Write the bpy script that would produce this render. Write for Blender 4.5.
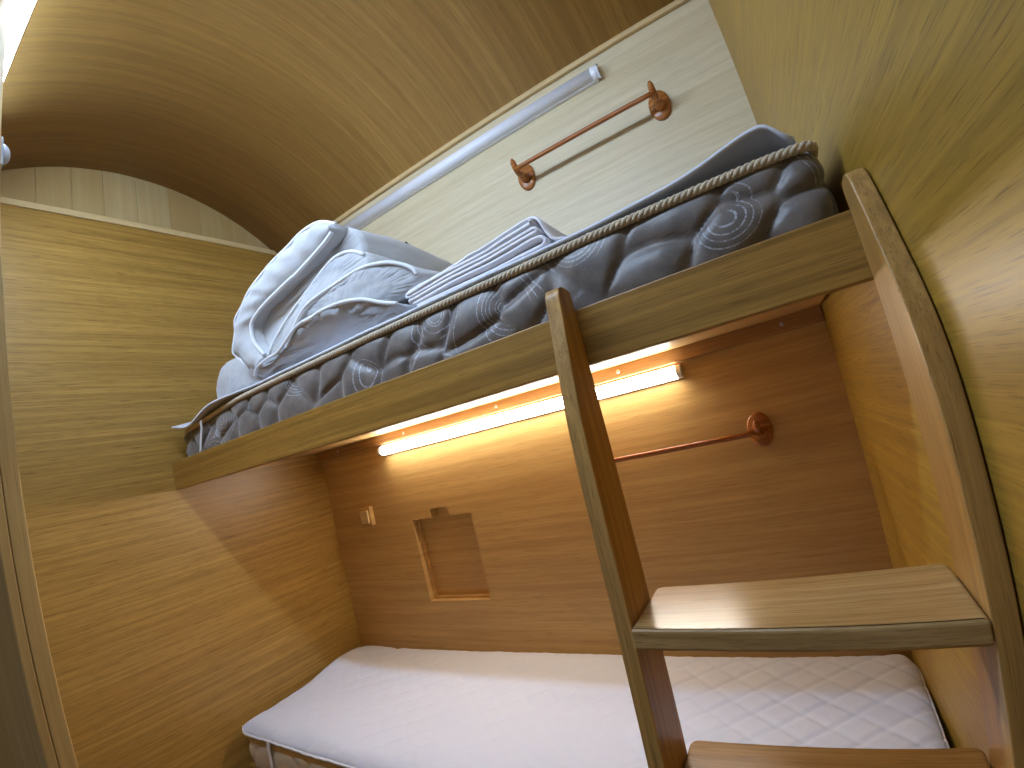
import bpy, bmesh, math, random
from mathutils import Matrix, Vector, noise

for _o in list(bpy.data.objects):
    bpy.data.objects.remove(_o)
SC = bpy.context.scene
COL = SC.collection

# ------------------------------------------------------------------ camera
# wide-angle action-camera lens with barrel distortion: theta(r) polynomial fitted to the room's straight edges
CAM_POS = (1.8817, -.7488, 1.1944)
YAW, PITCH, ROLL = .5278, .1036, .2401
cam = bpy.data.cameras.new('camera')
cam_ob = bpy.data.objects.new('camera', cam)
COL.objects.link(cam_ob)
fw = Vector((-math.sin(YAW) * math.cos(PITCH), math.cos(YAW) * math.cos(PITCH), math.sin(PITCH)))
rt = Vector((math.cos(YAW), math.sin(YAW), 0))
up = rt.cross(fw)
r2 = math.cos(ROLL) * rt - math.sin(ROLL) * up
u2 = math.sin(ROLL) * rt + math.cos(ROLL) * up
cam_ob.matrix_world = Matrix(((r2.x, u2.x, -fw.x, CAM_POS[0]), (r2.y, u2.y, -fw.y, CAM_POS[1]),
                              (r2.z, u2.z, -fw.z, CAM_POS[2]), (0, 0, 0, 1)))
cam.sensor_fit = 'HORIZONTAL'
cam.sensor_width = 36
cam.sensor_height = 27
cam.lens = 16.4
cam.clip_start = .02
cam.type = 'PANO'
pano = cam if hasattr(cam, 'panorama_type') else cam.cycles
pano.panorama_type = 'FISHEYE_LENS_POLYNOMIAL'
pano.fisheye_fov = math.pi
for _i, _k in enumerate((0, -6.18186225e-02, 3.55793653e-04, 3.45650547e-05, -8.49933990e-07)):
    setattr(pano, 'fisheye_polynomial_k%d' % _i, _k)
SC.camera = cam_ob

# ------------------------------------------------------------------ world, exposure, lamp levels
world = bpy.data.worlds.new('world')
SC.world = world
world.use_nodes = True
world.node_tree.nodes['Background'].inputs[0].default_value = (.95, .97, 1.0, 1)   # dim passage outside the cabin
world.node_tree.nodes['Background'].inputs[1].default_value = .16
SC.view_settings.view_transform = 'Standard'
SC.view_settings.look = 'None'
SC.view_settings.gamma = 1
SC.view_settings.use_curve_mapping = False
SC.view_settings.exposure = 0.0
CEIL_COL, CEIL_STR = (.51, .70, 1.0), 93.0     # lit ceiling tube
LOW_COL, LOW_STR = (1.0, .95, .87), 36.0       # lit tube under the upper bunk

# ------------------------------------------------------------------ helpers
def link(name, me, mat, parent=None, smooth=False):
    o = bpy.data.objects.new(name, me)
    COL.objects.link(o)
    if mat is not None:
        me.materials.append(mat)
    if parent is not None:
        o.parent = parent
        base = parent
        loc = Vector(parent.location)
        while base.parent is not None:
            base = base.parent
            loc += base.location
        me.transform(Matrix.Translation(-loc))
    if smooth:
        for p in me.polygons:
            p.use_smooth = True
    return o

def from_py(name, v, f, mat, parent=None, smooth=False):
    me = bpy.data.meshes.new(name)
    me.from_pydata([tuple(a) for a in v], [], f)
    me.update()
    bm = bmesh.new(); bm.from_mesh(me)
    bmesh.ops.recalc_face_normals(bm, faces=bm.faces)
    bm.to_mesh(me); bm.free()
    return link(name, me, mat, parent, smooth)

def from_bm(name, bm, mat, parent=None, smooth=False):
    bmesh.ops.recalc_face_normals(bm, faces=bm.faces)
    me = bpy.data.meshes.new(name)
    bm.to_mesh(me); bm.free()
    return link(name, me, mat, parent, smooth)

def bm_box(bm, lo, hi, bevel=0, seg=2):
    r = bmesh.ops.create_cube(bm, size=1)
    vs = r['verts']
    for v in vs:
        v.co = Vector([lo[i] + (v.co[i] + .5) * (hi[i] - lo[i]) for i in range(3)])
    if bevel:
        es = list({e for v in vs for e in v.link_edges})
        bmesh.ops.bevel(bm, geom=es, offset=bevel, segments=seg, affect='EDGES', profile=.5)

def box(name, lo, hi, mat, parent=None, bevel=0, seg=2):
    bm = bmesh.new()
    bm_box(bm, lo, hi, bevel, seg)
    return from_bm(name, bm, mat, parent)

def prism(name, poly, axis, a, b, mat, parent=None, bevel=0, seg=2):
    """polygon in the two axes other than `axis`, extruded from a to b along it"""
    bm = bmesh.new()
    def mk(p, t):
        return {'x': (t, p[0], p[1]), 'y': (p[0], t, p[1]), 'z': (p[0], p[1], t)}[axis]
    va = [bm.verts.new(mk(p, a)) for p in poly]
    vb = [bm.verts.new(mk(p, b)) for p in poly]
    n = len(poly)
    fa = bm.faces.new(va); fb = bm.faces.new(vb[::-1])
    for i in range(n):
        bm.faces.new((va[i], va[(i + 1) % n], vb[(i + 1) % n], vb[i]))
    bmesh.ops.recalc_face_normals(bm, faces=bm.faces)
    if bevel:
        es = [e for e in bm.edges if e.calc_face_angle(0) > .7]
        bmesh.ops.bevel(bm, geom=es, offset=bevel, segments=seg, affect='EDGES', profile=.5)
    return from_bm(name, bm, mat, parent)

def tube_geo(path, r, n=10, closed=False):
    pts = [Vector(p) for p in path]
    v, f = [], []
    m = len(pts)
    side = None
    for i, p in enumerate(pts):
        if closed:
            t = pts[(i + 1) % m] - pts[i - 1]
        else:
            t = pts[min(i + 1, m - 1)] - pts[max(i - 1, 0)]
        t.normalize()
        if side is None:
            side = t.cross(Vector((.3, .2, 1))).normalized()
        side = (side - t * side.dot(t)).normalized()
        b = t.cross(side)
        rr = r[i] if isinstance(r, (list, tuple)) else r
        for k in range(n):
            a = 2 * math.pi * k / n
            v.append(p + rr * (math.cos(a) * side + math.sin(a) * b))
    for i in range(m if closed else m - 1):
        j = (i + 1) % m
        for k in range(n):
            f.append((i * n + k, i * n + (k + 1) % n, j * n + (k + 1) % n, j * n + k))
    if not closed:
        f.append(tuple(range(n))[::-1]); f.append(tuple((m - 1) * n + k for k in range(n)))
    return v, f

def tube(name, path, r, mat, parent=None, n=10, closed=False):
    v, f = tube_geo(path, r, n, closed)
    return from_py(name, v, f, mat, parent, True)

def spline(pts, k=8, closed=False):
    P = [Vector(p) for p in pts]
    out = []
    n = len(P)
    for i in range(n if closed else n - 1):
        if closed:
            a, b, c, d = P[i - 1], P[i], P[(i + 1) % n], P[(i + 2) % n]
        else:
            a, b, c, d = P[max(i - 1, 0)], P[i], P[i + 1], P[min(i + 2, n - 1)]
        for s in range(k):
            t = s / k
            out.append(.5 * ((2 * b) + (c - a) * t + (2 * a - 5 * b + 4 * c - d) * t * t + (3 * b - a - 3 * c + d) * t ** 3))
    if not closed:
        out.append(P[-1])
    return out

def resample(pts, n, closed=True):
    P = list(pts)
    if closed:
        P = P + [P[0]]
    L = [0]
    for a, b in zip(P, P[1:]):
        L.append(L[-1] + (b - a).length)
    out = []
    j = 0
    for i in range(n):
        s = L[-1] * i / (n if closed else n - 1)
        while j < len(P) - 2 and L[j + 1] < s:
            j += 1
        t = (s - L[j]) / max(1e-9, L[j + 1] - L[j])
        out.append(P[j].lerp(P[j + 1], min(1, t)))
    return out

def thing(name, label, cat, loc=(0, 0, 0), group=None):
    o = bpy.data.objects.new(name, None)
    COL.objects.link(o)
    o.location = loc
    o.empty_display_size = .05
    return tag(o, label, cat, group)

def tag(o, label, cat, group=None):
    o['label'] = label
    o['category'] = cat
    if group:
        o['group'] = group
    return o

def struct(o, label=None, cat=None):
    o['kind'] = 'structure'
    if label:
        o['label'] = label
    if cat:
        o['category'] = cat
    return o

def nz(x, y, z, s=1.0):
    return noise.noise(Vector((x * s, y * s, z * s)))

def sstep(a, b, x):
    t = max(0, min(1, (x - a) / (b - a)))
    return t * t * (3 - 2 * t)

# ------------------------------------------------------------------ materials
def new_mat(name):
    m = bpy.data.materials.new(name)
    m.use_nodes = True
    nt = m.node_tree
    return m, nt, nt.nodes['Principled BSDF']

def lin(c):
    return tuple(((x / 255) / 12.92 if x / 255 <= .04045 else (((x / 255) + .055) / 1.055) ** 2.4) for x in c) + (1,)

def mixc(nt, fac, a, b, mode='MIX'):
    n = nt.nodes.new('ShaderNodeMix')
    n.data_type = 'RGBA'
    n.blend_type = mode
    for sock, val in ((n.inputs[0], fac), (n.inputs[6], a), (n.inputs[7], b)):
        if isinstance(val, bpy.types.NodeSocket):
            nt.links.new(val, sock)
        else:
            sock.default_value = val
    return n.outputs[2]

def ramp(nt, sock, stops):
    n = nt.nodes.new('ShaderNodeValToRGB')
    cr = n.color_ramp
    cr.elements[0].position, cr.elements[0].color = stops[0][0], stops[0][1]
    cr.elements[1].position, cr.elements[1].color = stops[-1][0], stops[-1][1]
    for p, c in stops[1:-1]:
        e = cr.elements.new(p); e.color = c
    nt.links.new(sock, n.inputs[0])
    return n.outputs[0]

def gray(x):
    return (x, x, x, 1)

def wood(name, light, mid, dark, axis, rough=.42, figure=7.0, fine=150.0, pore=.5, seed=0.0, band=.5, flat=None, arc=None):
    """wood veneer, grain along `axis`; arc=(y0,z0,R) wraps the grain round a barrel vault"""
    m, nt, b = new_mat(name)
    tc = nt.nodes.new('ShaderNodeTexCoord')
    src = tc.outputs['Object']
    i = 'xyz'.index(axis)
    if arc:
        sp = nt.nodes.new('ShaderNodeSeparateXYZ'); nt.links.new(src, sp.inputs[0])
        def m2(op, a, bb):
            n = nt.nodes.new('ShaderNodeMath'); n.operation = op
            for k, q in enumerate((a, bb)):
                if isinstance(q, bpy.types.NodeSocket):
                    nt.links.new(q, n.inputs[k])
                else:
                    n.inputs[k].default_value = q
            return n.outputs[0]
        ang = m2('MULTIPLY', m2('ARCTAN2', m2('SUBTRACT', sp.outputs[2], arc[1]), m2('SUBTRACT', sp.outputs[1], arc[0])), arc[2])
        cb = nt.nodes.new('ShaderNodeCombineXYZ')
        nt.links.new(sp.outputs[0], cb.inputs[0]); nt.links.new(ang, cb.inputs[1])
        src = cb.outputs[0]
    def coords(sg, sa, off):
        mp = nt.nodes.new('ShaderNodeMapping')
        sc = [sa, sa, sa]; sc[i] = sg
        if flat:
            sc['xyz'.index(flat)] = 0
        mp.inputs['Scale'].default_value = sc
        mp.inputs['Location'].default_value = (off + seed, off * 1.7 + seed, off * .6 - seed)
        nt.links.new(src, mp.inputs[0])
        return mp.outputs[0]
    def nzt(sg, sa, off, detail, dist=0.0, ro=.55):
        n = nt.nodes.new('ShaderNodeTexNoise')
        n.inputs['Scale'].default_value = 1
        n.inputs['Detail'].default_value = detail
        n.inputs['Roughness'].default_value = ro
        n.inputs['Distortion'].default_value = dist
        nt.links.new(coords(sg, sa, off), n.inputs[0])
        return n.outputs[0]
    broad = nzt(.45, figure, 3.1, 3, .15)
    streak = nzt(1.1, fine * .33, 7.7, 5, .1, .65)
    fin = nzt(5.0, fine, 1.3, 3)
    por = nzt(14.0, fine * 2.6, 9.2, 1)
    c = ramp(nt, broad, [(.30, mid), (.52, tuple((p + q) / 2 for p, q in zip(light, mid))), (.72, light)])
    st = ramp(nt, streak, [(.38, gray(1)), (.62, gray(0))])
    c = mixc(nt, st, c, mixc(nt, band, c, dark))
    fi = ramp(nt, fin, [(.35, gray(1)), (.65, gray(0))])
    c = mixc(nt, fi, c, mixc(nt, band * .55, c, dark))
    po = ramp(nt, por, [(.60, gray(0)), (.70, gray(pore))])
    c = mixc(nt, po, c, dark)
    nt.links.new(c, b.inputs['Base Color'])
    rr = nt.nodes.new('ShaderNodeMapRange')
    rr.inputs[3].default_value = rough - .05; rr.inputs[4].default_value = rough + .08
    nt.links.new(streak, rr.inputs[0]); nt.links.new(rr.outputs[0], b.inputs['Roughness'])
    bp = nt.nodes.new('ShaderNodeBump')
    bp.inputs['Strength'].default_value = .10; bp.inputs['Distance'].default_value = .0006
    nt.links.new(fin, bp.inputs['Height']); nt.links.new(bp.outputs[0], b.inputs['Normal'])
    b.inputs['Specular IOR Level'].default_value = .45
    return m

def plain(name, col, rough=.5, metal=0.0, spec=.5, bump=0.0, bscale=200.0):
    m, nt, b = new_mat(name)
    tc = nt.nodes.new('ShaderNodeTexCoord')
    n = nt.nodes.new('ShaderNodeTexNoise')
    n.inputs['Scale'].default_value = bscale
    n.inputs['Detail'].default_value = 2
    nt.links.new(tc.outputs['Object'], n.inputs[0])
    c = mixc(nt, n.outputs[0], tuple(x * .96 for x in col[:3]) + (1,), tuple(min(1, x * 1.03) for x in col[:3]) + (1,))
    nt.links.new(c, b.inputs['Base Color'])
    b.inputs['Roughness'].default_value = rough
    b.inputs['Metallic'].default_value = metal
    b.inputs['Specular IOR Level'].default_value = spec
    if bump:
        bp = nt.nodes.new('ShaderNodeBump')
        bp.inputs['Strength'].default_value = bump; bp.inputs['Distance'].default_value = .001
        nt.links.new(n.outputs[0], bp.inputs['Height']); nt.links.new(bp.outputs[0], b.inputs['Normal'])
    return m

def cloth(name, col, weave=900.0, bump=.25, wr=0.0, sheen=.15):
    """cotton: fine weave plus small soft creases"""
    m, nt, b = new_mat(name)
    tc = nt.nodes.new('ShaderNodeTexCoord')
    n1 = nt.nodes.new('ShaderNodeTexNoise'); n1.inputs['Scale'].default_value = weave
    n2 = nt.nodes.new('ShaderNodeTexNoise'); n2.inputs['Scale'].default_value = 22; n2.inputs['Detail'].default_value = 4
    n2.inputs['Distortion'].default_value = 1.2
    for n in (n1, n2):
        nt.links.new(tc.outputs['Object'], n.inputs[0])
    c = mixc(nt, n2.outputs[0], tuple(x * .95 for x in col[:3]) + (1,), col)
    nt.links.new(c, b.inputs['Base Color'])
    b.inputs['Roughness'].default_value = .85
    b.inputs['Sheen Weight'].default_value = sheen
    b.inputs['Specular IOR Level'].default_value = .2
    b1 = nt.nodes.new('ShaderNodeBump'); b1.inputs['Strength'].default_value = bump; b1.inputs['Distance'].default_value = .0006
    nt.links.new(n1.outputs[0], b1.inputs['Height'])
    last = b1
    if wr:
        b2 = nt.nodes.new('ShaderNodeBump'); b2.inputs['Strength'].default_value = wr; b2.inputs['Distance'].default_value = .006
        nt.links.new(n2.outputs[0], b2.inputs['Height']); nt.links.new(b1.outputs[0], b2.inputs['Normal'])
        last = b2
    nt.links.new(last.outputs[0], b.inputs['Normal'])
    return m

def glow(name, col, strength):
    m, nt, b = new_mat(name)
    b.inputs['Base Color'].default_value = (.9, .9, .9, 1)
    b.inputs['Emission Color'].default_value = tuple(col) + (1,)
    b.inputs['Emission Strength'].default_value = strength
    return m

OAK_L, OAK_M, OAK_D = lin((194, 154, 78)), lin((180, 139, 66)), lin((112, 79, 30))
M = {}
M['wall_left'] = wood('oak_veneer_left_wall', OAK_L, OAK_M, OAK_D, 'y', .38, 8, 230, .7, 2.3, .44, 'x')
M['wall_right'] = wood('oak_veneer_right_wall', lin((192, 154, 62)), lin((180, 141, 53)), lin((120, 88, 28)), 'y', .38, 6, 240, .75, 5.1, .38, 'x')
M['ceiling'] = wood('oak_veneer_ceiling', lin((178, 138, 74)), lin((160, 120, 60)), lin((116, 82, 38)), 'y', .5, 9, 200, .5, 8.4, .40, None, (-.007, 1.587, .925))
M['pale'] = wood('pale_ash_veneer', lin((226, 212, 180)), lin((218, 202, 166)), lin((184, 162, 120)), 'x', .45, 9, 150, .35, 1.9, .35, 'y')
M['back_low'] = wood('oak_veneer_back_panel', lin((214, 176, 112)), lin((206, 166, 102)), lin((160, 118, 62)), 'x', .45, 9, 150, .4, 3.7, .4, 'y')
M['rail'] = wood('oak_bed_rail', lin((186, 143, 66)), lin((172, 129, 56)), lin((106, 73, 25)), 'x', .42, 10, 300, .8, 4.4, .55)
M['trim'] = wood('pale_trim', lin((226, 200, 148)), lin((214, 184, 130)), lin((176, 140, 88)), 'x', .5, 14, 160, .3, 6.0, .3)
M['ledge'] = wood('pale_ledge', lin((222, 198, 148)), lin((210, 182, 128)), lin((176, 140, 88)), 'y', .5, 14, 160, .3, 6.5, .3)
M['ladder'] = wood('oak_ladder_stile', lin((206, 162, 92)), lin((186, 142, 74)), lin((112, 76, 34)), 'z', .38, 12, 240, .6, 7.3, .42)
M['step'] = wood('oak_ladder_tread', lin((200, 166, 110)), lin((182, 146, 90)), lin((124, 92, 50)), 'x', .22, 10, 240, .7, 9.9, .45)
M['peg'] = wood('red_brown_varnished_wood', lin((196, 128, 62)), lin((172, 100, 42)), lin((110, 54, 20)), 'x', .25, 30, 300, .4, 3.3, .5)
M['base'] = wood('oak_bed_base', OAK_L, OAK_M, OAK_D, 'x', .45, 9, 150, .4, 8.1)
M['jamb'] = wood('oak_door_post', lin((232, 200, 136)), lin((222, 186, 120)), lin((170, 134, 76)), 'z', .45, 14, 170, .4, 1.1, .4)
M['floor'] = wood('floor_boards', lin((150, 112, 66)), lin((128, 92, 52)), lin((84, 58, 30)), 'x', .45, 8, 120, .4, 2.7)
for _k, (_a, _b) in enumerate((((186, 164, 112), (178, 152, 99)), ((180, 153, 102), (172, 143, 92)), ((192, 172, 124), (184, 160, 112)))):
    M['plank%d' % _k] = wood('ash_plank_%d' % _k, lin(_a), lin(_b), lin((172, 136, 84)), 'z', .5, 14, 150, .3, 1.7 * _k, .3)
M['white_plastic'] = plain('white_plastic', (.78, .78, .80, 1), .35)
M['film'] = plain('wrapped_white_plastic', (.84, .84, .88, 1), .22, 0, .6, .2, 60)
M['grey_plastic'] = plain('grey_plastic', (.55, .56, .58, 1), .35)
M['metal'] = plain('screw_metal', (.55, .52, .48, 1), .35, .9)
M['black'] = plain('black_plastic', (.02, .02, .02, 1), .4)
M['dark'] = plain('dark_gap', (.05, .035, .02, 1), .8)
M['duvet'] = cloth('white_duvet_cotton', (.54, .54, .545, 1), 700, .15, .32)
M['piping_white'] = cloth('white_piping', (.80, .80, .81, 1), 900, .2)
M['sheet'] = cloth('white_sheet_cotton', (.80, .77, .79, 1), 1100, .2, .08)
M['pad'] = cloth('white_quilted_pad', (.67, .685, .75, 1), 900, .2, .10)
M['cord'] = cloth('tan_cord', (.60, .50, .36, 1), 1500, .3)
M['cleat'] = wood('shade_darkened_batten', lin((186, 142, 88)), lin((170, 126, 74)), lin((110, 72, 38)), 'x', .5, 14, 170, .4, 2.2, .4)  # same wood as the back panel, darkened to stand in for shade
M['beige'] = cloth('beige_ticking', (.55, .45, .28, 1), 600, .4, .1)
M['strap'] = cloth('white_elastic', (.78, .77, .78, 1), 1500, .3)
M['lamp_ceil'] = glow('ceiling_tube_glow', CEIL_COL, CEIL_STR)
M['lamp_low'] = glow('bunk_tube_glow', LOW_COL, LOW_STR)

def damask():
    """grey satin ticking with pale embroidered arcs"""
    m, nt, b = new_mat('grey_embroidered_ticking')
    tc = nt.nodes.new('ShaderNodeTexCoord')
    def n(scale, det, dist=0.0):
        t = nt.nodes.new('ShaderNodeTexNoise')
        t.inputs['Scale'].default_value = scale; t.inputs['Detail'].default_value = det; t.inputs['Distortion'].default_value = dist
        nt.links.new(tc.outputs['Object'], t.inputs[0])
        return t.outputs[0]
    base = ramp(nt, n(30, 3), [(.3, lin((92, 84, 78))), (.7, lin((118, 108, 100)))])
    def contour(sock, at, w):
        s = nt.nodes.new('ShaderNodeMath'); s.operation = 'SUBTRACT'; nt.links.new(sock, s.inputs[0]); s.inputs[1].default_value = at
        a = nt.nodes.new('ShaderNodeMath'); a.operation = 'ABSOLUTE'; nt.links.new(s.outputs[0], a.inputs[0])
        l = nt.nodes.new('ShaderNodeMath'); l.operation = 'LESS_THAN'; nt.links.new(a.outputs[0], l.inputs[0]); l.inputs[1].default_value = w
        return l.outputs[0]
    vo = nt.nodes.new('ShaderNodeTexVoronoi'); vo.inputs['Scale'].default_value = 6.5
    vo.feature = 'SMOOTH_F1'; vo.inputs['Smoothness'].default_value = .7
    nt.links.new(tc.outputs['Object'], vo.inputs['Vector'])
    big = vo.outputs['Distance']
    mask = ramp(nt, n(7, 2, .5), [(.47, gray(0)), (.52, gray(1))])
    tot = None
    for at in (.06, .10, .16, .19, .26, .31, .36, .42):
        c = contour(big, at, .0055)
        if tot is None:
            tot = c
        else:
            a = nt.nodes.new('ShaderNodeMath'); a.operation = 'MAXIMUM'
            nt.links.new(tot, a.inputs[0]); nt.links.new(c, a.inputs[1]); tot = a.outputs[0]
    mu = nt.nodes.new('ShaderNodeMath'); mu.operation = 'MULTIPLY'
    nt.links.new(tot, mu.inputs[0]); nt.links.new(mask, mu.inputs[1])
    dash = ramp(nt, n(260, 1), [(.45, gray(.25)), (.52, gray(.9))])
    mu2 = nt.nodes.new('ShaderNodeMath'); mu2.operation = 'MULTIPLY'
    nt.links.new(mu.outputs[0], mu2.inputs[0]); nt.links.new(dash, mu2.inputs[1])
    spark = ramp(nt, n(420, 1), [(.70, gray(0)), (.78, gray(.25))])
    mx = nt.nodes.new('ShaderNodeMath'); mx.operation = 'MAXIMUM'
    nt.links.new(mu2.outputs[0], mx.inputs[0]); nt.links.new(spark, mx.inputs[1])
    nt.links.new(mixc(nt, mx.outputs[0], base, lin((176, 176, 182))), b.inputs['Base Color'])
    b.inputs['Roughness'].default_value = .42
    b.inputs['Sheen Weight'].default_value = .3
    bp = nt.nodes.new('ShaderNodeBump'); bp.inputs['Strength'].default_value = .25; bp.inputs['Distance'].default_value = .0015
    nt.links.new(n(140, 3), bp.inputs['Height']); nt.links.new(bp.outputs[0], b.inputs['Normal'])
    return m
M['damask'] = damask()

# ------------------------------------------------------------------ the cabin shell
W = .6245                       # back wall
def xr(y):                      # the right wall is a little out of square
    return 2.0 + (W - y) * .0604
ARC_Y, ARC_Z, ARC_R = -.007, 1.587, .925
FY0, FY1 = -.622, -.600         # front partition (its outer and inner face)

struct(box('floor', (-1.03, -1.7, -.04), (2.2, W + .05, 0), M['floor']))
struct(box('wall_added_reflection', (-1.03, -1.7, 0), (-1.0, -.622, 2.3), M['wall_right']), 'unseen wall added outside the cabin to give grazing reflections wood')  # added out of view so the partition's grazing reflections meet wood, not background
struct(box('wall_left', (-.03, FY1 + .0, 0), (0, W + .05, 2.284), M['wall_left']))
# right wall, splayed, running on past the doorway
prism('wall_right', [(xr(W + .05), W + .05), (xr(-1.7), -1.7), (xr(-1.7) + .03, -1.7), (xr(W + .05) + .03, W + .05)], 'z', 0, 2.6,
      M['wall_right'])
struct(bpy.data.objects['wall_right'])
struct(box('wall_back', (-.03, W, 1.30), (2.06, W + .05, 2.6), M['pale']), 'pale ash veneer wall behind the upper bunk')

# lower back panel with the picture-frame recess and its notch
def low_panel():
    xs = [-.03, .486, .588, .679, .780, 2.06]
    zs = [0, .632, .954, .988, 1.30]
    bm = bmesh.new()
    V = {}
    D = .040
    def hole(i, j):
        return (1 <= i <= 3 and j == 1) or (i == 2 and j == 2)
    def vert(x, y, z):
        k = (round(x, 4), round(y, 4), round(z, 4))
        if k not in V:
            V[k] = bm.verts.new(k)
        return V[k]
    for i in range(5):
        for j in range(4):
            x0, x1, z0, z1 = xs[i], xs[i + 1], zs[j], zs[j + 1]
            y = W + (D if hole(i, j) else 0)
            bm.faces.new([vert(*p) for p in ((x0, y, z0), (x1, y, z0), (x1, y, z1), (x0, y, z1))])
            for di, dj, a, c in ((-1, 0, (x0, z0), (x0, z1)), (1, 0, (x1, z0), (x1, z1)), (0, -1, (x0, z0), (x1, z0)), (0, 1, (x0, z1), (x1, z1))):
                if hole(i, j) and not hole(i + di, j + dj):
                    bm.faces.new([vert(*p) for p in ((a[0], W, a[1]), (c[0], W, c[1]), (c[0], W + D, c[1]), (a[0], W + D, a[1]))])
    # back skin so that the wall is solid
    bm.faces.new([vert(*p) for p in ((-.03, W + .05, 0), (2.06, W + .05, 0), (2.06, W + .05, 1.30), (-.03, W + .05, 1.30))])
    return from_bm('wall_back_lower', bm, M['back_low'])
wl = struct(low_panel(), 'lower back wall panel with a notched rectangular recess')
# thin liner strips inside the recess (a second step in its edge)
box('recess_liner', (.486, W + .022, .632), (.494, W + .040, .954), M['back_low'], wl, .001)
box('recess_liner', (.494, W + .022, .632), (.780, W + .040, .640), M['back_low'], wl, .001)

# barrel vault (closed shell with thickness)
def vault():
    v, f = [], []
    a0 = math.acos((FY0 - .02 - ARC_Y) / ARC_R)
    a1 = math.acos((W + .02 - ARC_Y) / ARC_R)
    n = 64
    for k in range(n + 1):
        a = a0 + (a1 - a0) * k / n
        for r in (ARC_R, ARC_R + .02):
            for x in (-.03, 2.14):
                v.append((x, ARC_Y + r * math.cos(a), ARC_Z + r * math.sin(a)))
    for k in range(n):
        b = 4 * k
        f += [(b, b + 1, b + 5, b + 4), (b + 2, b + 6, b + 7, b + 3), (b, b + 4, b + 6, b + 2), (b + 1, b + 3, b + 7, b + 5)]
    f += [(0, 2, 3, 1), (4 * n, 4 * n + 1, 4 * n + 3, 4 * n + 2)]
    o = from_py('ceiling', v, f, M['ceiling'])
    for p in o.data.polygons:
        p.use_smooth = p.normal.x ** 2 < .5
    return o
struct(vault(), 'curved oak veneer barrel ceiling')

# gable above the left wall: upright pale planks behind a ledge
gab = struct(box('wall_left_gable', (-.06, FY0, 2.25), (-.030, W + .05, 2.60), M['plank1']))
ys = [-.62, -.555, -.442, -.331, -.222, -.118, -.003, .120, .243, .341, .45, .56, .66]
for i, (a, b) in enumerate(zip(ys, ys[1:])):
    box('plank', (-.030, a + .0006, 2.26), (-.004 + .0004 * (i % 2), b - .0006, 2.58), M['plank%d' % ((i * 5 + i // 3) % 3)], gab)
struct(box('trim_1', (-.028, FY1, 2.284), (.008, W, 2.307), M['ledge'], None, .0015), 'pale ledge strip along the top of the left wall')
struct(box('trim_2', (.0, W - .016, 2.262), (2.02, W, 2.302), M['trim'], None, .003), 'pale trim board under the ceiling on the back wall')

# front partition with the doorway the picture is taken from
DX = 1.0
struct(box('wall_front', (-1.0, FY0, 0), (DX - .05, FY1, 2.42), M['jamb']))
struct(box('trim_3', (DX - .05, FY0 + .001, 0), (DX, FY1, 2.40), M['jamb'], None, .0015), 'oak post at the edge of the doorway')
struct(box('trim_4', (DX - .085, FY0 - .012, 0), (DX, FY0 + .0005, 2.40), M['jamb'], None, .0015), 'oak casing board on the outer side of the door post')
struct(box('wall_front_header', (DX, FY0, 2.14), (xr(FY0), FY1, 2.42), M['jamb']))

# small grey catch on the inner edge of the door post
t = thing('door_catch', 'small grey plastic catch on the inner edge of the door post', 'catch', (DX - .012, FY1, 1.775))
bm = bmesh.new(); bm_box(bm, (DX - .026, FY1, 1.776), (DX - .002, FY1 + .004, 1.828), .0018); from_bm('plate', bm, M['grey_plastic'], t)
bmv, bmf = [], []
for k in range(9):
    a = math.pi / 2 * k / 8
    for s in range(16):
        c = 2 * math.pi * s / 16
        r = .0105 * math.cos(a) + .0003
        bmv.append((DX - .013 + r * math.cos(c), FY1 + .004 + .011 * math.sin(a), 1.802 + r * 1.75 * math.sin(c)))
for k in range(8):
    for s in range(16):
        bmf.append((k * 16 + s, k * 16 + (s + 1) % 16, (k + 1) * 16 + (s + 1) % 16, (k + 1) * 16 + s))
bmf.append(tuple(range(16))); bmf.append(tuple(8 * 16 + s for s in range(16)))
from_py('roller', bmv, bmf, M['grey_plastic'], t, True)

# ------------------------------------------------------------------ upper bunk
ub = thing('upper_bunk', 'oak upper bunk shelf carrying the grey mattress', 'bunk bed', (1.0, .3, 1.276))
box('front_rail', (.001, 0, 1.2764), (2.034, .022, 1.3746), M['rail'], ub, .0025)
box('bunk_board', (.001, .022, 1.317), (1.998, W - .001, 1.343), M['back_low'], ub)
cl = box('support_cleat', (.002, W - .026, 1.279), (1.999, W - .001, 1.317), M['cleat'], ub, .001)
def lathe_y(name, c, prof, mat, parent, n=20):
    """profile [(r, y offset)] turned about the y axis through c"""
    v, f = [], []
    for r, dy in prof:
        for s in range(n):
            a = 2 * math.pi * s / n
            v.append((c[0] + r * math.cos(a), c[1] + dy, c[2] + r * math.sin(a)))
    for k in range(len(prof) - 1):
        for s in range(n):
            f.append((k * n + s, k * n + (s + 1) % n, (k + 1) * n + (s + 1) % n, (k + 1) * n + s))
    f.append(tuple(range(n))); f.append(tuple((len(prof) - 1) * n + s for s in range(n)))
    return from_py(name, v, f, mat, parent, True)
for sx in (.16, .563, 1.012, 1.46, 1.904):
    lathe_y('screw', (sx, W - .026, 1.299), [(.006, 0), (.0058, -.0012), (.0035, -.0024), (.0005, -.0026)], M['metal'], cl, 12)

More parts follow.
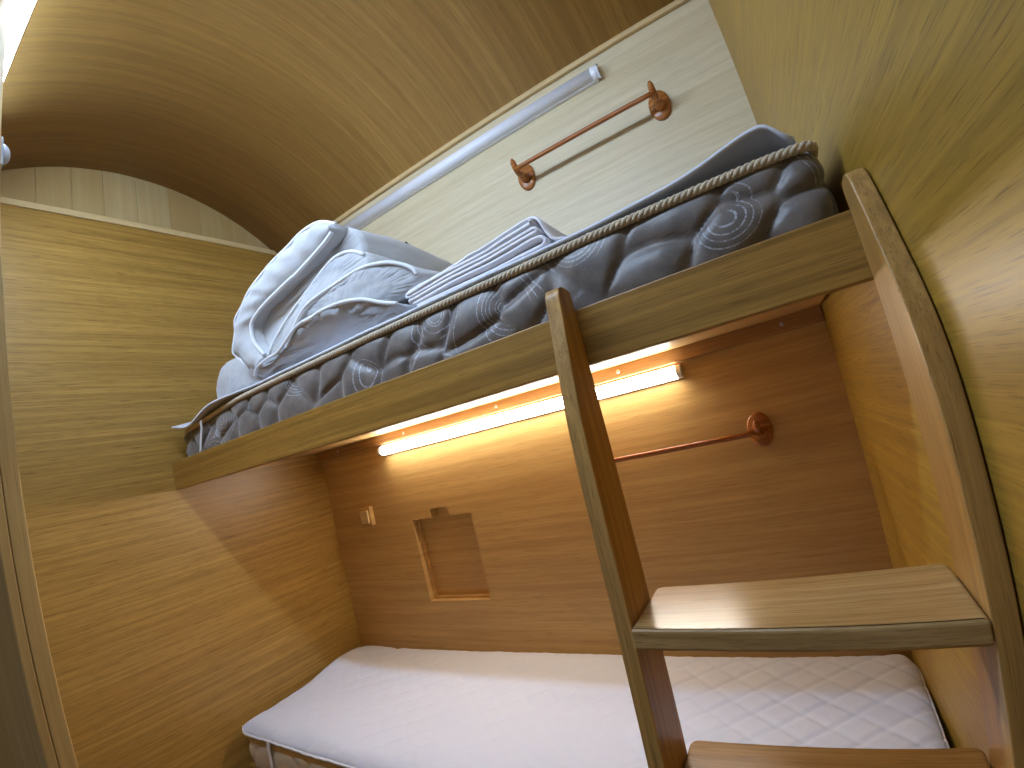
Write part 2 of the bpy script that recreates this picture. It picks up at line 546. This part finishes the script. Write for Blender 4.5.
# ------------------------------------------------------------------ mattresses
def mattress_side(name, x0, x1, y0, y1, z0, z1, rc, mat, parent, puff, seed, nx=300, nzv=26, cell=(.085, .06), zdrop=None, soft=.014):
    """closed ring of mattress side panel with quilted puffs, rounded corners of radius rc, plus flat top and bottom"""
    rnd = random.Random(seed)
    pts = []
    def arc(cx, cy, a0, a1):
        for k in range(7):
            a = a0 + (a1 - a0) * k / 6
            pts.append(Vector((cx + rc * math.cos(a), cy + rc * math.sin(a), 0)))
    P = math.pi
    arc(x1 - rc, y0 + rc, -P / 2, 0); arc(x1 - rc, y1 - rc, 0, P / 2); arc(x0 + rc, y1 - rc, P / 2, P); arc(x0 + rc, y0 + rc, P, 1.5 * P)
    per = resample(pts, nx * 2 + 160, True)
    n = len(per)
    L = sum((per[(i + 1) % n] - per[i]).length for i in range(n))
    H = z1 - z0
    seeds = []
    nxc = int(L / cell[0])
    for i in range(nxc):
        for j in range(-1, int(H / cell[1]) + 2):
            seeds.append((L * (i + (.5 if j % 2 else 0) + rnd.uniform(-.36, .36)) / nxc, (j + .5 + rnd.uniform(-.36, .36)) * cell[1], rnd.uniform(.1, 1.0)))
    def h(u, w):
        d = []
        for sx, sz, an in seeds:
            du = (u - sx + L / 2) % L - L / 2
            if abs(du) > cell[0] * 2.2:
                continue
            dw = w - sz
            ca, sa = math.cos(an), math.sin(an)
            p, q = ca * du + sa * dw, -sa * du + ca * dw
            d.append(math.hypot(p / 1.5, q * 1.2))
        d.sort()
        return 1 - math.exp(-(d[1] - d[0]) / soft)
    v, f = [], []
    S = 0
    for i in range(n):
        p = per[i]
        tg = (per[(i + 1) % n] - per[i - 1]).normalized()
        nr = Vector((tg.y, -tg.x, 0))
        for j in range(nzv + 1):
            w = H * j / nzv
            e = max(0, math.sin(math.pi * j / nzv)) ** .45
            detail = p.y < y0 + .2
            d = puff * e * ((h(S, w) if detail else .6) * .9 + .1) + .003 * (e - 1)
            q = p + nr * d
            dz = zdrop(q.x) * j / nzv if zdrop else 0
            v.append((q.x, q.y, z0 + w + dz))
        S += (per[(i + 1) % n] - p).length
    m = nzv + 1
    for i in range(n):
        k = (i + 1) % n
        for j in range(nzv):
            f.append((i * m + j, k * m + j, k * m + j + 1, i * m + j + 1))
    f.append(tuple(i * m for i in range(n))[::-1])
    f.append(tuple(i * m + nzv for i in range(n)))
    o = from_py(name, v, f, mat, parent, True)
    return o, [Vector((p.x, p.y, 0)) for p in per]

def droop(x):
    return -.028 * (1 - sstep(.05, .55, x))
um = thing('mattress', 'dark grey quilted mattress with floral embroidery on the upper bunk', 'mattress', (1.0, .3, 1.343))
body, per = mattress_side('quilted_body', .075, 2.000, .024, .606, 1.3435, 1.490, .032, M['damask'], um, .019, 11, cell=(.120, .085), zdrop=droop, soft=.021)

def rope(name, path, r, pitch, mat, parent):
    v, f = [], []
    n = len(path)
    S = 0
    for strand in range(3):
        S = 0
        pp = []
        for i, p in enumerate(path):
            t = (path[min(i + 1, n - 1)] - path[max(i - 1, 0)]).normalized()
            s = t.cross(Vector((0, 0, 1))).normalized()
            b = s.cross(t)
            a = 2 * math.pi * S / pitch + 2 * math.pi / 3 * strand
            pp.append(p + r * .50 * (math.cos(a) * s + math.sin(a) * b))
            if i < n - 1:
                S += (path[i + 1] - p).length
        tv, tf = tube_geo(pp, r * .56, 7)
        o = len(v)
        v += tv; f += [tuple(o + q for q in ff) for ff in tf]
    return from_py(name, v, f, mat, parent, True)
cp = resample([Vector((.064, .30, 1.463)), Vector((.062, .10, 1.463)), Vector((.070, .055, 1.463)), Vector((.095, .027, 1.464)), Vector((.13, .018, 1.466))]
              + [Vector((x, .0165, 1.4895 + droop(x))) for x in [.13 + .06 * k for k in range(1, 31)]]
              + [Vector((1.984, .0165, 1.488)), Vector((1.998, .020, 1.488)), Vector((2.006, .032, 1.488)), Vector((2.007, .06, 1.488)), Vector((2.006, .40, 1.488))], 1500, False)
rope('cord_piping', cp, .0078, .030, M['cord'], um)

# lower mattress
lb = thing('lower_bed_base', 'oak base under the lower mattress', 'bed base', (1.0, .3, 0))
box('base_board', (.002, .06, .0), (1.998, W - .002, .262), M['base'], lb)
box('base_front', (.002, .035, .0), (2.02, .06, .270), M['rail'], lb, .003)
lm = thing('mattress', 'beige mattress on the lower bed under the white quilted pad', 'mattress', (1.0, .3, .27))
mattress_side('ticking_body', .045, 1.978, .030, .612, .2705, .401, .05, M['beige'], lm, .010, 5, nx=220, nzv=14, cell=(.11, .09))

# ------------------------------------------------------------------ mattress pads
def pad_mesh(name, x0, x1, y0, y1, zf, th, rc, mat, parent, nx, ny):
    """closed slab with rounded plan corners whose top follows zf(x, y)"""
    v, f = [], []
    def pos(i, j):
        x = x0 + (x1 - x0) * i / nx
        y = y0 + (y1 - y0) * j / ny
        # round the plan corners
        rl, rr_ = rc if isinstance(rc, tuple) else (rc, rc)
        for cx, sx, q in ((x0 + rl, -1, rl), (x1 - rr_, 1, rr_)):
            for cy, sy in ((y0 + q, -1), (y1 - q, 1)):
                if (x - cx) * sx > 0 and (y - cy) * sy > 0:
                    dx, dy = abs(x - cx), abs(y - cy)
                    m = max(dx, dy); l = math.hypot(dx, dy)
                    if l > 0:
                        k = m / l
                        x = cx + (x - cx) * k; y = cy + (y - cy) * k
        return x, y
    for i in range(nx + 1):
        for j in range(ny + 1):
            x, y = pos(i, j)
            v.append((x, y, zf(x, y)))
    n0 = len(v)
    for i in range(nx + 1):
        for j in range(ny + 1):
            x, y, z = v[i * (ny + 1) + j]
            v.append((x, y, z - th))
    def id(i, j, k=0):
        return k * n0 + i * (ny + 1) + j
    for i in range(nx):
        for j in range(ny):
            f.append((id(i, j), id(i + 1, j), id(i + 1, j + 1), id(i, j + 1)))
            f.append((id(i, j, 1), id(i, j + 1, 1), id(i + 1, j + 1, 1), id(i + 1, j, 1)))
    for i in range(nx):
        f.append((id(i, 0), id(i, 0, 1), id(i + 1, 0, 1), id(i + 1, 0)))
        f.append((id(i, ny), id(i + 1, ny), id(i + 1, ny, 1), id(i, ny, 1)))
    for j in range(ny):
        f.append((id(0, j), id(0, j + 1), id(0, j + 1, 1), id(0, j, 1)))
        f.append((id(nx, j), id(nx, j, 1), id(nx, j + 1, 1), id(nx, j + 1)))
    o = from_py(name, v, f, mat, parent, True)
    rim = [Vector(pos(i, 0)) for i in range(nx)] + [Vector(pos(nx, j)) for j in range(ny)] + [Vector(pos(i, ny)) for i in range(nx, 0, -1)] + [Vector(pos(0, j)) for j in range(ny, 0, -1)]
    return o, rim

def edge_d(x, y, x0, x1, y0, y1):
    return min(x - x0, x1 - x, y - y0, y1 - y)

def z_low(x, y):
    e = min(x - .040, y - .020)
    eb = min(2.001 - x, .618 - y)
    z = .415 + .036 * (1 - math.exp(-max(e, 0) / .03)) - .020 * math.exp(-max(eb, 0) / .02)
    z += .012 * math.exp(-((x - 1.1) / .6) ** 2) * sstep(.3, .6, y)
    z += .036 * math.exp(-((x - .02) / .13) ** 2 - ((y - .47) / .13) ** 2)
    z -= .010 * math.exp(-((x - .25) / .022) ** 2) * sstep(.52, .60, y)
    # diamond quilting, flattened out where the pad is stretched and creased
    q = .103
    a, b = (x + y * 1.15) / q, (x - y * 1.15) / q
    da, db = abs(a - round(a)) * q, abs(b - round(b)) * q
    g = math.exp(-(da / .006) ** 2) + math.exp(-(db / .006) ** 2)
    k = .35 + .65 * sstep(1.2, 1.7, x)
    z -= .0032 * g * k
    z += .0035 * (1 - min(1, g)) * k * .5
    z += .0032 * nz(x * 9, y * 14, .3) * (1 - .5 * k) + .0018 * nz(x * 30 + y * 18, y * 26, 4.0) * (1.1 - k)
    return z
lp = thing('mattress_pad', 'white diamond-quilted pad with piped edge on the lower mattress', 'mattress pad', (1.0, .3, .415))
_, rim = pad_mesh('quilted_top', .040, 2.001, .020, .618, z_low, .012, (.045, .085), M['pad'], lp, 300, 96)
tube('piping', [Vector((p.x, p.y, z_low(p.x, p.y) - .004)) for p in resample(rim, 420)], .0042, M['piping_white'], lp, 8, True)
v, f = tube_geo([(.235, .022, .408), (.232, .0185, .385), (.228, .0185, .33), (.226, .021, .285)], .004, 4)
def strip(name, path, wid, th, mat, parent):
    """flat band along path; wid vector is the half width"""
    v, f = [], []
    P = [Vector(p) for p in path]
    for i, p in enumerate(P):
        t = (P[min(i + 1, len(P) - 1)] - P[max(i - 1, 0)]).normalized()
        nrm = t.cross(Vector(wid)).normalized() * th
        for s, k in ((-1, -1), (1, -1), (1, 1), (-1, 1)):
            v.append(p + Vector(wid) * s + nrm * k)
    for i in range(len(P) - 1):
        for s in range(4):
            f.append((i * 4 + s, i * 4 + (s + 1) % 4, i * 4 + 4 + (s + 1) % 4, i * 4 + 4 + s))
    f.append((0, 1, 2, 3)); m = len(P) * 4 - 4
    f.append((m + 3, m + 2, m + 1, m))
    return from_py(name, v, f, mat, parent)
strip('corner_strap', [(.235, .017, .412), (.232, .014, .385), (.228, .013, .33), (.224, .016, .285)], (.008, 0, 0), .0012, M['strap'], lm)

def z_up(x, y):
    z = 1.511 + .003 * (1 - math.exp(-max(y - .02, 0) / .02))
    z += droop(x) * .45 * (1 - sstep(.0, .22, y))
    z -= .030 * math.exp(-((x - .20) / .10) ** 2) * (1 - sstep(.02, .09, y))
    lift = 1 - sstep(.02, .17, y)
    z += .027 * math.exp(-((x - 1.948) / (.085 if x < 1.948 else .026)) ** 2) * lift
    z += .010 * sstep(1.62, 1.86, x) * (1 - sstep(1.955, 1.985, x)) * lift
    z += .0015 * nz(x * 8, y * 10, 2.0)
    return z
upd = thing('mattress_pad', 'thin white pad with lifted edges on top of the dark grey mattress', 'mattress pad', (1.0, .3, 1.49))
o, rim = pad_mesh('pad_top', .066, 1.99, .022, .604, z_up, .0065, .02, M['pad'], upd, 240, 60)
for vv in o.data.vertices:          # the pad hangs over the front edge towards its left corner
    wx, wy = vv.co.x + 1.0, vv.co.y + .3
    vv.co.y -= .036 * (1 - sstep(.35, .62, wx)) * (1 - sstep(.02, .10, wy))
strip('corner_strap', [(.285, -.006, 1.470), (.270, .000, 1.445), (.250, .000, 1.41), (.235, .001, 1.377)], (.007, 0, .002), .0010, M['strap'], um)

# ------------------------------------------------------------------ duvet: boxed duvet folded into lobes
def lobe(name, outline, yf, yb, bulge, mat, parent, ctr=None, n=200, rings=26, depth=22, gather=.0, shrink=.12, seed=0, rnd=.03, zmin=1.516, back_shift=(0, 0), tilt=0.0):
    P = [Vector((p[0], 0, p[1])) for p in outline]
    per = resample(spline(P, 8, True), n, True)
    c = Vector((ctr[0], 0, ctr[1])) if ctr else sum(per, Vector()) / n
    v, f = [], []
    L = sum((per[(i + 1) % n] - per[i]).length for i in range(n))
    cache = {}
    def ztop(x):
        x = round(x, 2)
        if x not in cache:
            tot = wt = 0
            for k in range(-4, 5):
                m = [p.z for p in per if abs(p.x - x - k * .012) < .012]
                if m:
                    tot += max(m) * (5 - abs(k)); wt += 5 - abs(k)
            cache[x] = tot / wt if wt else max(p.z for p in per)
        return cache[x]
    def put(p, y, s, i):
        y += tilt * max(0, ztop(p.x) - p.z) * max(0, 1 - max(0, y - yf) / .12) if tilt else 0
        w = .007 * nz(p.x * 9 + seed, y * 7, p.z * 9) + .004 * nz(p.x * 22 + seed, y * 14, p.z * 26) + .0018 * nz(p.x * 60, y * 40 + seed, p.z * 60)
        d = (p - c); d.y = 0
        d = d.normalized() if d.length > 1e-6 else Vector()
        q = Vector((p.x + d.x * w, y - w * .8, p.z + d.z * w))
        q.z = max(q.z, zmin + .001 * nz(q.x * 20, q.y * 20, 0))
        v.append(q)
    # front cap rings from the centre out to the rim
    for k in range(1, rings + 1):
        s = k / rings
        for i in range(n):
            p = c.lerp(per[i], s)
            prof = (1 - s ** 3.2)
            y = yf - bulge * prof
            if gather and s > .62:
                g = math.sin(math.pi * (s - .62) / .38)
                ph = L * i / n / .0135 * 2 * math.pi + 2.5 * nz(i * .07, seed, 1)
                y -= 1.7 * gather * g * max(-.3, math.sin(ph)) * (.5 + .8 * abs(nz(i * .05, seed, 7)))
            put(p, y, s, i)
    # rounded shoulder and depth
    for k in range(1, depth + 1):
        t = k / depth
        y = yf + (yb - yf) * t
        sc = 1 + rnd * math.sin(math.pi * min(1, t * 1.15)) - shrink * t ** 2
        for i in range(n):
            p = c + (per[i] - c) * sc
            p = Vector((p.x + back_shift[0] * t, 0, p.z + back_shift[1] * t))
            put(p, y, 1, i)
    for k in range(rings + depth - 1):
        for i in range(n):
            j = (i + 1) % n
            f.append((k * n + i, k * n + j, (k + 1) * n + j, (k + 1) * n + i))
    f.append(tuple(range(n))[::-1])
    f.append(tuple((rings + depth - 1) * n + i for i in range(n)))
    return from_py(name, v, f, mat, parent, True), per

dv = thing('duvet', 'puffy white duvet folded in layers at the left end of the upper bunk', 'duvet', (.85, .25, 1.512))
A = [(.47, 1.639), (.462, 1.655), (.492, 1.705), (.502, 1.741), (.551, 1.770), (.609, 1.803), (.723, 1.831), (.819, 1.845), (.889, 1.856), (.965, 1.850),
     (1.03, 1.815), (1.060, 1.775), (1.062, 1.70), (1.04, 1.62), (1.0, 1.54), (.90, 1.516), (.70, 1.516), (.60, 1.522), (.54, 1.56)]
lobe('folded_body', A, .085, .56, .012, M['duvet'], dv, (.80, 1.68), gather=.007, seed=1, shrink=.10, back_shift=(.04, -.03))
# thick boxed edge running up the left side to the top
outer = spline([(.585, .045, 1.540), (.53, .045, 1.58), (.47, .045, 1.635), (.462, .045, 1.655), (.492, .045, 1.705), (.502, .045, 1.741), (.551, .045, 1.767), (.609, .045, 1.800),
                (.723, .045, 1.830), (.819, .045, 1.844), (.889, .045, 1.856), (.965, .045, 1.850), (1.028, .045, 1.815)], 8)
inner = spline([(.640, .040, 1.585), (.619, .040, 1.609), (.597, .040, 1.644), (.600, .040, 1.691), (.640, .040, 1.712), (.693, .040, 1.726), (.815, .040, 1.746),
                (.853, .040, 1.750), (.972, .040, 1.778), (1.017, .040, 1.795)], 8)
NB, MB = 110, 10
outer, inner = resample(outer, NB, False), resample(inner, NB, False)
v, f = [], []
for i in range(NB):
    for j in range(MB + 1):
        t = j / MB
        p = outer[i].lerp(inner[i], t)
        y = .050 - .026 * max(0, math.sin(math.pi * t)) ** .6 + .004 * nz(i * .12, j * .3, 5) + .0035 * math.sin(i * .55 + 2 * nz(i * .1, 0, 0)) * (1 - t)
        v.append((p.x, y, p.z))
n1 = len(v)
for i in range(NB):
    for j in range(MB + 1):
        p = outer[i].lerp(inner[i], j / MB)
        v.append((p.x, .115, p.z))
for i in range(NB - 1):
    for j in range(MB):
        a = i * (MB + 1) + j
        f.append((a, a + 1, a + MB + 2, a + MB + 1)); f.append((n1 + a, n1 + a + MB + 1, n1 + a + MB + 2, n1 + a + 1))
    for j in (0, MB):
        a = i * (MB + 1) + j
        f.append((a, a + MB + 1, n1 + a + MB + 1, n1 + a))
for i in (0, NB - 1):
    for j in range(MB):
        a = i * (MB + 1) + j
        f.append((a, n1 + a, n1 + a + 1, a + 1))
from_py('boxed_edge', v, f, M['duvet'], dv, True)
tube('piping', [p + Vector((0, -.004, 0)) for p in inner], .0055, M['piping_white'], dv, 8)
tube('piping', [p + Vector((0, .000, 0)) for p in outer[8:]], .0048, M['piping_white'], dv, 8)
# inner fold between the boxed edge and the two lobes
C2 = [(.625, 1.565), (.66, 1.60), (.76, 1.655), (.88, 1.700), (.98, 1.735), (1.05, 1.730), (1.10, 1.700), (1.10, 1.66), (1.0, 1.652), (.87, 1.638), (.76, 1.59), (.68, 1.548)]
_, per2 = lobe('inner_fold', C2, .052, .40, .016, M['duvet'], dv, gather=.005, seed=4, rings=16, depth=12)
tube('piping', [Vector((p.x, .049, p.z)) for p in resample(spline([(x, 0, z) for x, z in C2[0:7]], 6), 60, False)], .0050, M['piping_white'], dv, 8)
B2 = [(.74, 1.565), (.80, 1.618), (.871, 1.654), (.991, 1.664), (1.088, 1.666), (1.164, 1.650), (1.214, 1.626), (1.247, 1.600), (1.252, 1.582), (1.215, 1.566), (1.10, 1.564), (.95, 1.575)]
_, perb = lobe('upper_fold', B2, .040, .42, .014, M['duvet'], dv, (1.03, 1.605), gather=.003, seed=2, shrink=.06, back_shift=(.0, .01), tilt=.30)
tube('piping', [Vector((p.x, .037, p.z)) for p in resample(spline([(x, 0, z) for x, z in B2[0:9]], 6), 80, False)], .0048, M['piping_white'], dv, 8)
B3 = [(.595, 1.529), (.622, 1.553), (.682, 1.562), (.735, 1.566), (.83, 1.604), (.897, 1.606), (.941, 1.609), (1.019, 1.603), (1.089, 1.585), (1.148, 1.556),
      (1.195, 1.536), (1.19, 1.519), (1.10, 1.517), (.95, 1.517), (.797, 1.517), (.66, 1.517)]
_, perc = lobe('lower_fold', B3, .022, .36, .016, M['duvet'], dv, (.90, 1.553), gather=.007, seed=3, shrink=.05, tilt=1.0)
tube('piping', [Vector((p.x, .020, p.z)) for p in resample(spline([(x, 0, z) for x, z in B3[0:11]], 6), 90, False)], .0050, M['piping_white'], dv, 8)

# pillow poking out to the left
pl = thing('pillow', 'small white pillow end poking out to the left beneath the folded duvet', 'pillow', (.33, .25, 1.51))
PO = [(.150, 1.516), (.165, 1.56), (.191, 1.615), (.225, 1.655), (.292, 1.668), (.374, 1.665), (.44, 1.62), (.50, 1.56), (.53, 1.524), (.36, 1.514)]
lobe('pillow_body', PO, .12, .45, .030, M['duvet'], pl, gather=.0, seed=6, rings=18, depth=14, zmin=1.511)

# ------------------------------------------------------------------ folded sheet
fs = thing('folded_sheet', 'white sheet folded in flat layers beside the duvet', 'folded sheet', (1.40, .2, 1.512))
def fold_path():
    P = []
    def run(x0, z0, x1, z1):
        for k in range(7):
            t = k / 6
            P.append((x0 + (x1 - x0) * t, z0 + (z1 - z0) * t + .0015 * math.sin(9 * t + x0 * 30)))
    def loop(x, z0, z1, side):
        r = (z1 - z0) / 2
        for k in range(1, 8):
            a = -math.pi / 2 + math.pi * k / 8
            P.append((x + side * abs(r) * 1.5 * math.cos(a), (z0 + z1) / 2 + r * math.sin(a)))
    run(1.235, 1.5185, 1.552, 1.5195); loop(1.552, 1.5195, 1.5395, 1); run(1.540, 1.5395, 1.225, 1.5275); loop(1.225, 1.5275, 1.5365, -1)
    run(1.226, 1.5365, 1.549, 1.5500); loop(1.549, 1.5500, 1.5585, 1); run(1.547, 1.5585, 1.218, 1.5445)
    loop(1.218, 1.5445, 1.5530, -1); run(1.22, 1.5530, 1.543, 1.5690); loop(1.543, 1.5690, 1.5765, 1)
    return P
def sheet_mesh(name, path, y0, y1, th, ny, mat, parent):
    pts = [Vector((p[0], 0, p[1])) for p in path]
    n = len(pts)
    v, f = [], []
    for side in (1, -1):
        for i, p in enumerate(pts):
            t = (pts[min(i + 1, n - 1)] - pts[max(i - 1, 0)]).normalized()
            nr = Vector((-t.z, 0, t.x)) * th * side
            for j in range(ny + 1):
                s = j / ny
                y = y0 + (y1 - y0) * s + .006 * nz(i * .21, 3, 0) * (1 - s)
                v.append((p.x + nr.x, y, p.z + nr.z + .002 * nz(p.x * 12, y * 12, i * .02)))
    m = ny + 1
    N = n * m
    for i in range(n - 1):
        for j in range(ny):
            a = i * m + j
            f.append((a, a + 1, a + m + 1, a + m)); f.append((N + a, N + a + m, N + a + m + 1, N + a + 1))
        for j in (0, ny):
            a = i * m + j
            f.append((a, a + m, N + a + m, N + a))
    for i in (0, n - 1):
        for j in range(ny):
            a = i * m + j
            f.append((a, N + a, N + a + 1, a + 1))
    return from_py(name, v, f, mat, parent, True)
sheet_mesh('layered_folds', fold_path(), .036, .40, .0032, 14, M['sheet'], fs)
cover = [(1.206, 1.5485), (1.212, 1.557), (1.24, 1.5605), (1.34, 1.5675), (1.44, 1.5755), (1.515, 1.5825), (1.545, 1.5835), (1.557, 1.5785), (1.564, 1.567), (1.568, 1.552), (1.574, 1.537), (1.583, 1.524), (1.604, 1.5188)]
cov = [(p.x, p.z) for p in resample(spline([(a, 0, b) for a, b in cover], 6), 60, False)]
sheet_mesh('outer_fold', cov, .042, .41, .0026, 14, M['sheet'], fs)

# ------------------------------------------------------------------ ladder
ld = thing('ladder', 'oak ladder with wide treads standing against the upper bunk rail', 'ladder', (1.81, -.05, 0))
prof = [(0, -.112), (.60, -.108), (.90, -.103), (1.08, -.101), (1.18, -.094), (1.24, -.085), (1.30, -.074), (1.36, -.062), (1.395, -.056), (1.4085, -.048), (1.412, -.034), (1.410, -.010), (1.403, 0)]
def smooth_prof(p):
    q = [(v.y, v.z) for v in spline([(0, y, z) for z, y in p[2:10]], 6)]
    return [(y, z) for z, y in p[:2]] + q + [(y, z) for z, y in p[10:]]
poly = smooth_prof(prof) + [(-.0005, 0)]
poly = [(min(y, -.0005), z) for y, z in poly]
prism('stile', poly, 'x', 1.577, 1.603, M['ladder'], ld, .002)
profr = [(0, -.132), (.60, -.131), (.90, -.130), (1.03, -.128), (1.12, -.127), (1.19, -.120), (1.245, -.107), (1.30, -.089), (1.36, -.070), (1.395, -.058), (1.4085, -.048), (1.412, -.034), (1.410, -.010), (1.403, -.0005)]
polyr = smooth_prof(profr) + [(-.0005, 0)]
st = prism('stile', polyr, 'x', 2.0165, 2.0365, M['ladder'], ld, .002)
for vv in st.data.vertices:
    if vv.co.x + 1.81 > 2.027:
        vv.co.x += xr(vv.co.y - .05) - .0022 - 2.0365
def tread(z1, yf, yb, th=.031):
    r = .014
    P = []
    for cx, cy, a0 in ((2.0155 - .003, yf + .003, -90), (2.0155 - r, yb - r, 0), (1.604 + r, yb - r, 90), (1.604 + .003, yf + .003, 180)):
        rr = .003 if cy < (yf + yb) / 2 else r
        for k in range(6):
            a = math.radians(a0 + 90 * k / 5)
            P.append((cx + rr * math.cos(a), cy + rr * math.sin(a)))
    P = [(x, y - (.018 * (x - 1.604) / .41 if y < -.05 else 0)) for x, y in P]
    return prism('tread', P, 'z', z1 - th, z1, M['step'], ld, .005, 3)
tread(.884, -.114, .040)
tread(.621, -.114, .028)
tread(.358, -.114, .014)

# ------------------------------------------------------------------ peg towel rails
def towel_rail(z, label):
    xa, xb = 1.327, 1.784
    t = thing('towel_rail', label, 'towel rail', ((xa + xb) / 2, W, z), 'varnished peg rails on the back wall')
    for x in (xa, xb):
        pl = lathe_plate('wall_plate', x, z, t)
        # boss and upturned peg
        path = [(x, W - .010, z - .010), (x, W - .035, z - .010), (x, W - .058, z - .006), (x, W - .074, z + .004), (x, W - .083, z + .018), (x, W - .087, z + .032)]
        pp = resample(spline(path, 5), 22, False)
        rr = [.0125 - .0045 * (i / 21) for i in range(22)]
        rr[-1] = .0035; rr[-2] = .0058
        tube('peg', pp, rr, M['peg'], t, 12)
        lathe_y('boss', (x, W - .011, z - .006), [(.017, 0), (.017, -.010), (.013, -.020), (.006, -.024)], M['peg'], t, 18)
    tube('bar', [(xa - .006 + (xb - xa + .012) * k / 12, W - .076, z + .001) for k in range(13)], .0074, M['peg'], t, 12)
    return t
def lathe_plate(name, x, z, parent):
    v, f = [], []
    n = 28
    for r, y in ((1.0, 0), (1.0, -.006), (.95, -.0095), (.86, -.0115), (.02, -.012)):
        for s in range(n):
            a = 2 * math.pi * s / n
            v.append((x + .031 * r * math.cos(a), W + y, z + .047 * r * math.sin(a)))
    for k in range(4):
        for s in range(n):
            f.append((k * n + s, k * n + (s + 1) % n, (k + 1) * n + (s + 1) % n, (k + 1) * n + s))
    f.append(tuple(range(n))); f.append(tuple(4 * n + s for s in range(n)))
    return from_py(name, v, f, M['peg'], parent, True)
towel_rail(2.006, 'varnished wooden towel rail on the pale wall above the upper bunk')
towel_rail(1.050, 'varnished wooden towel rail below the lit tube, partly behind the ladder')

hk = thing('wall_peg', 'tiny black peg on the pale wall just above the duvet', 'peg', (.778, W, 2.003))
lathe_y('stem', (.778, W, 2.003), [(.004, 0), (.004, -.014), (.003, -.016)], M['black'], hk, 10)
lathe_y('head', (.778, W - .014, 2.003), [(.004, 0), (.0085, -.002), (.0085, -.005), (.004, -.008)], M['black'], hk, 12)

# ------------------------------------------------------------------ slim tube lights
def tube_light(name, label, x0, x1, cy, cz, d, up_v, glowmat, w=.046, h=.040, film=False, hf=.35):
    """batten along x; d = unit vector (y, z) from the mounting face towards the lit side"""
    t = thing(name, label, 'tube light', ((x0 + x1) / 2, cy, cz), 'slim tube lights')
    dy, dz = d
    uy, uz = -dz, dy
    def pt(x, a, b):          # a across, b out from the mount
        return (x, cy + uy * a + dy * b, cz + uz * a + dz * b)
    def bar(nm, xa, xb, prof, mat, parent):
        n = len(prof)
        v = [pt(xa, *p) for p in prof] + [pt(xb, *p) for p in prof]
        f = [(i, (i + 1) % n, n + (i + 1) % n, n + i) for i in range(n)] + [tuple(range(n))[::-1], tuple(range(n, 2 * n))]
        return from_py(nm, v, f, mat, parent)
    hw = w / 2
    bar('housing', x0, x1, [(-hw, 0), (hw, 0), (hw, h * hf), (-hw, h * hf)], M['film'] if film else M['white_plastic'], t)
    arc = [(hw * .94 * math.cos(math.pi * k / 14), h * hf + (h * (1 - hf)) * max(0, math.sin(math.pi * k / 14)) ** .8) for k in range(15)]
    df = bar('diffuser', x0 + .012, x1 - .012, arc, glowmat, t)
    for p in df.data.polygons:
        p.use_smooth = len(p.vertices) == 4
    arc2 = [(hw * math.cos(math.pi * k / 14), h * (hf - .02) + (h * (1.04 - hf)) * max(0, math.sin(math.pi * k / 14)) ** .8) for k in range(15)]
    cm = M['film'] if film else M['white_plastic']
    bar('end_cap', x0 - .002, x0 + .012, arc2, cm, t)
    bar('end_cap', x1 - .012, x1 + .002, arc2, cm, t)
    return t
lamp_up = tube_light('tube_light', 'unlit white tube light still in plastic film high on the pale wall', .43, 1.642, W, 2.201, (-1, 0), None, M['film'], .046, .036, True)
# a loose end of the protective film
v, f = [], []
for i in range(8):
    for j in range(7):
        a = math.pi * (j / 6) * .9
        r = .022 + .004 * i / 7 + .004 * nz(i * .8, j * .9, 3)
        v.append((1.640 + .014 * i / 7 + .006 * nz(i, j * 1.3, 8) * i / 7, W - .004 - r * 1.5 * math.sin(a) * .9, 2.201 + r * math.cos(a)))
for i in range(7):
    for j in range(6):
        f.append((i * 7 + j, i * 7 + j + 1, i * 7 + 8 + j, i * 7 + 7 + j))
from_py('film_end', v, f, M['film'], lamp_up, True)
tube_light('tube_light', 'lit white tube light under the upper bunk', .418, 1.632, W - .001, 1.2525, (-1, 0), None, M['lamp_low'], .039, .040)
_a = math.atan2(2.318 - ARC_Z, -.556 - ARC_Y)
_n = (-math.cos(_a), -math.sin(_a))
tube_light('tube_light', 'glaring lit tube light on the ceiling by the door post', .30, 1.68, ARC_Y + (ARC_R - .001) * math.cos(_a), ARC_Z + (ARC_R - .001) * math.sin(_a), _n, None, M['lamp_ceil'], .056, .040, False, .62)

# ------------------------------------------------------------------ light switch block on the lower back wall
sw = thing('wall_switch', 'small wooden switch block beside the notched recess', 'switch', (.245, W, 1.0))
box('switch_frame', (.206, W - .020, .960), (.272, W, 1.038), M['back_low'], sw, .002)
box('rocker', (.216, W - .027, .972), (.262, W - .019, 1.026), M['trim'], sw, .002)
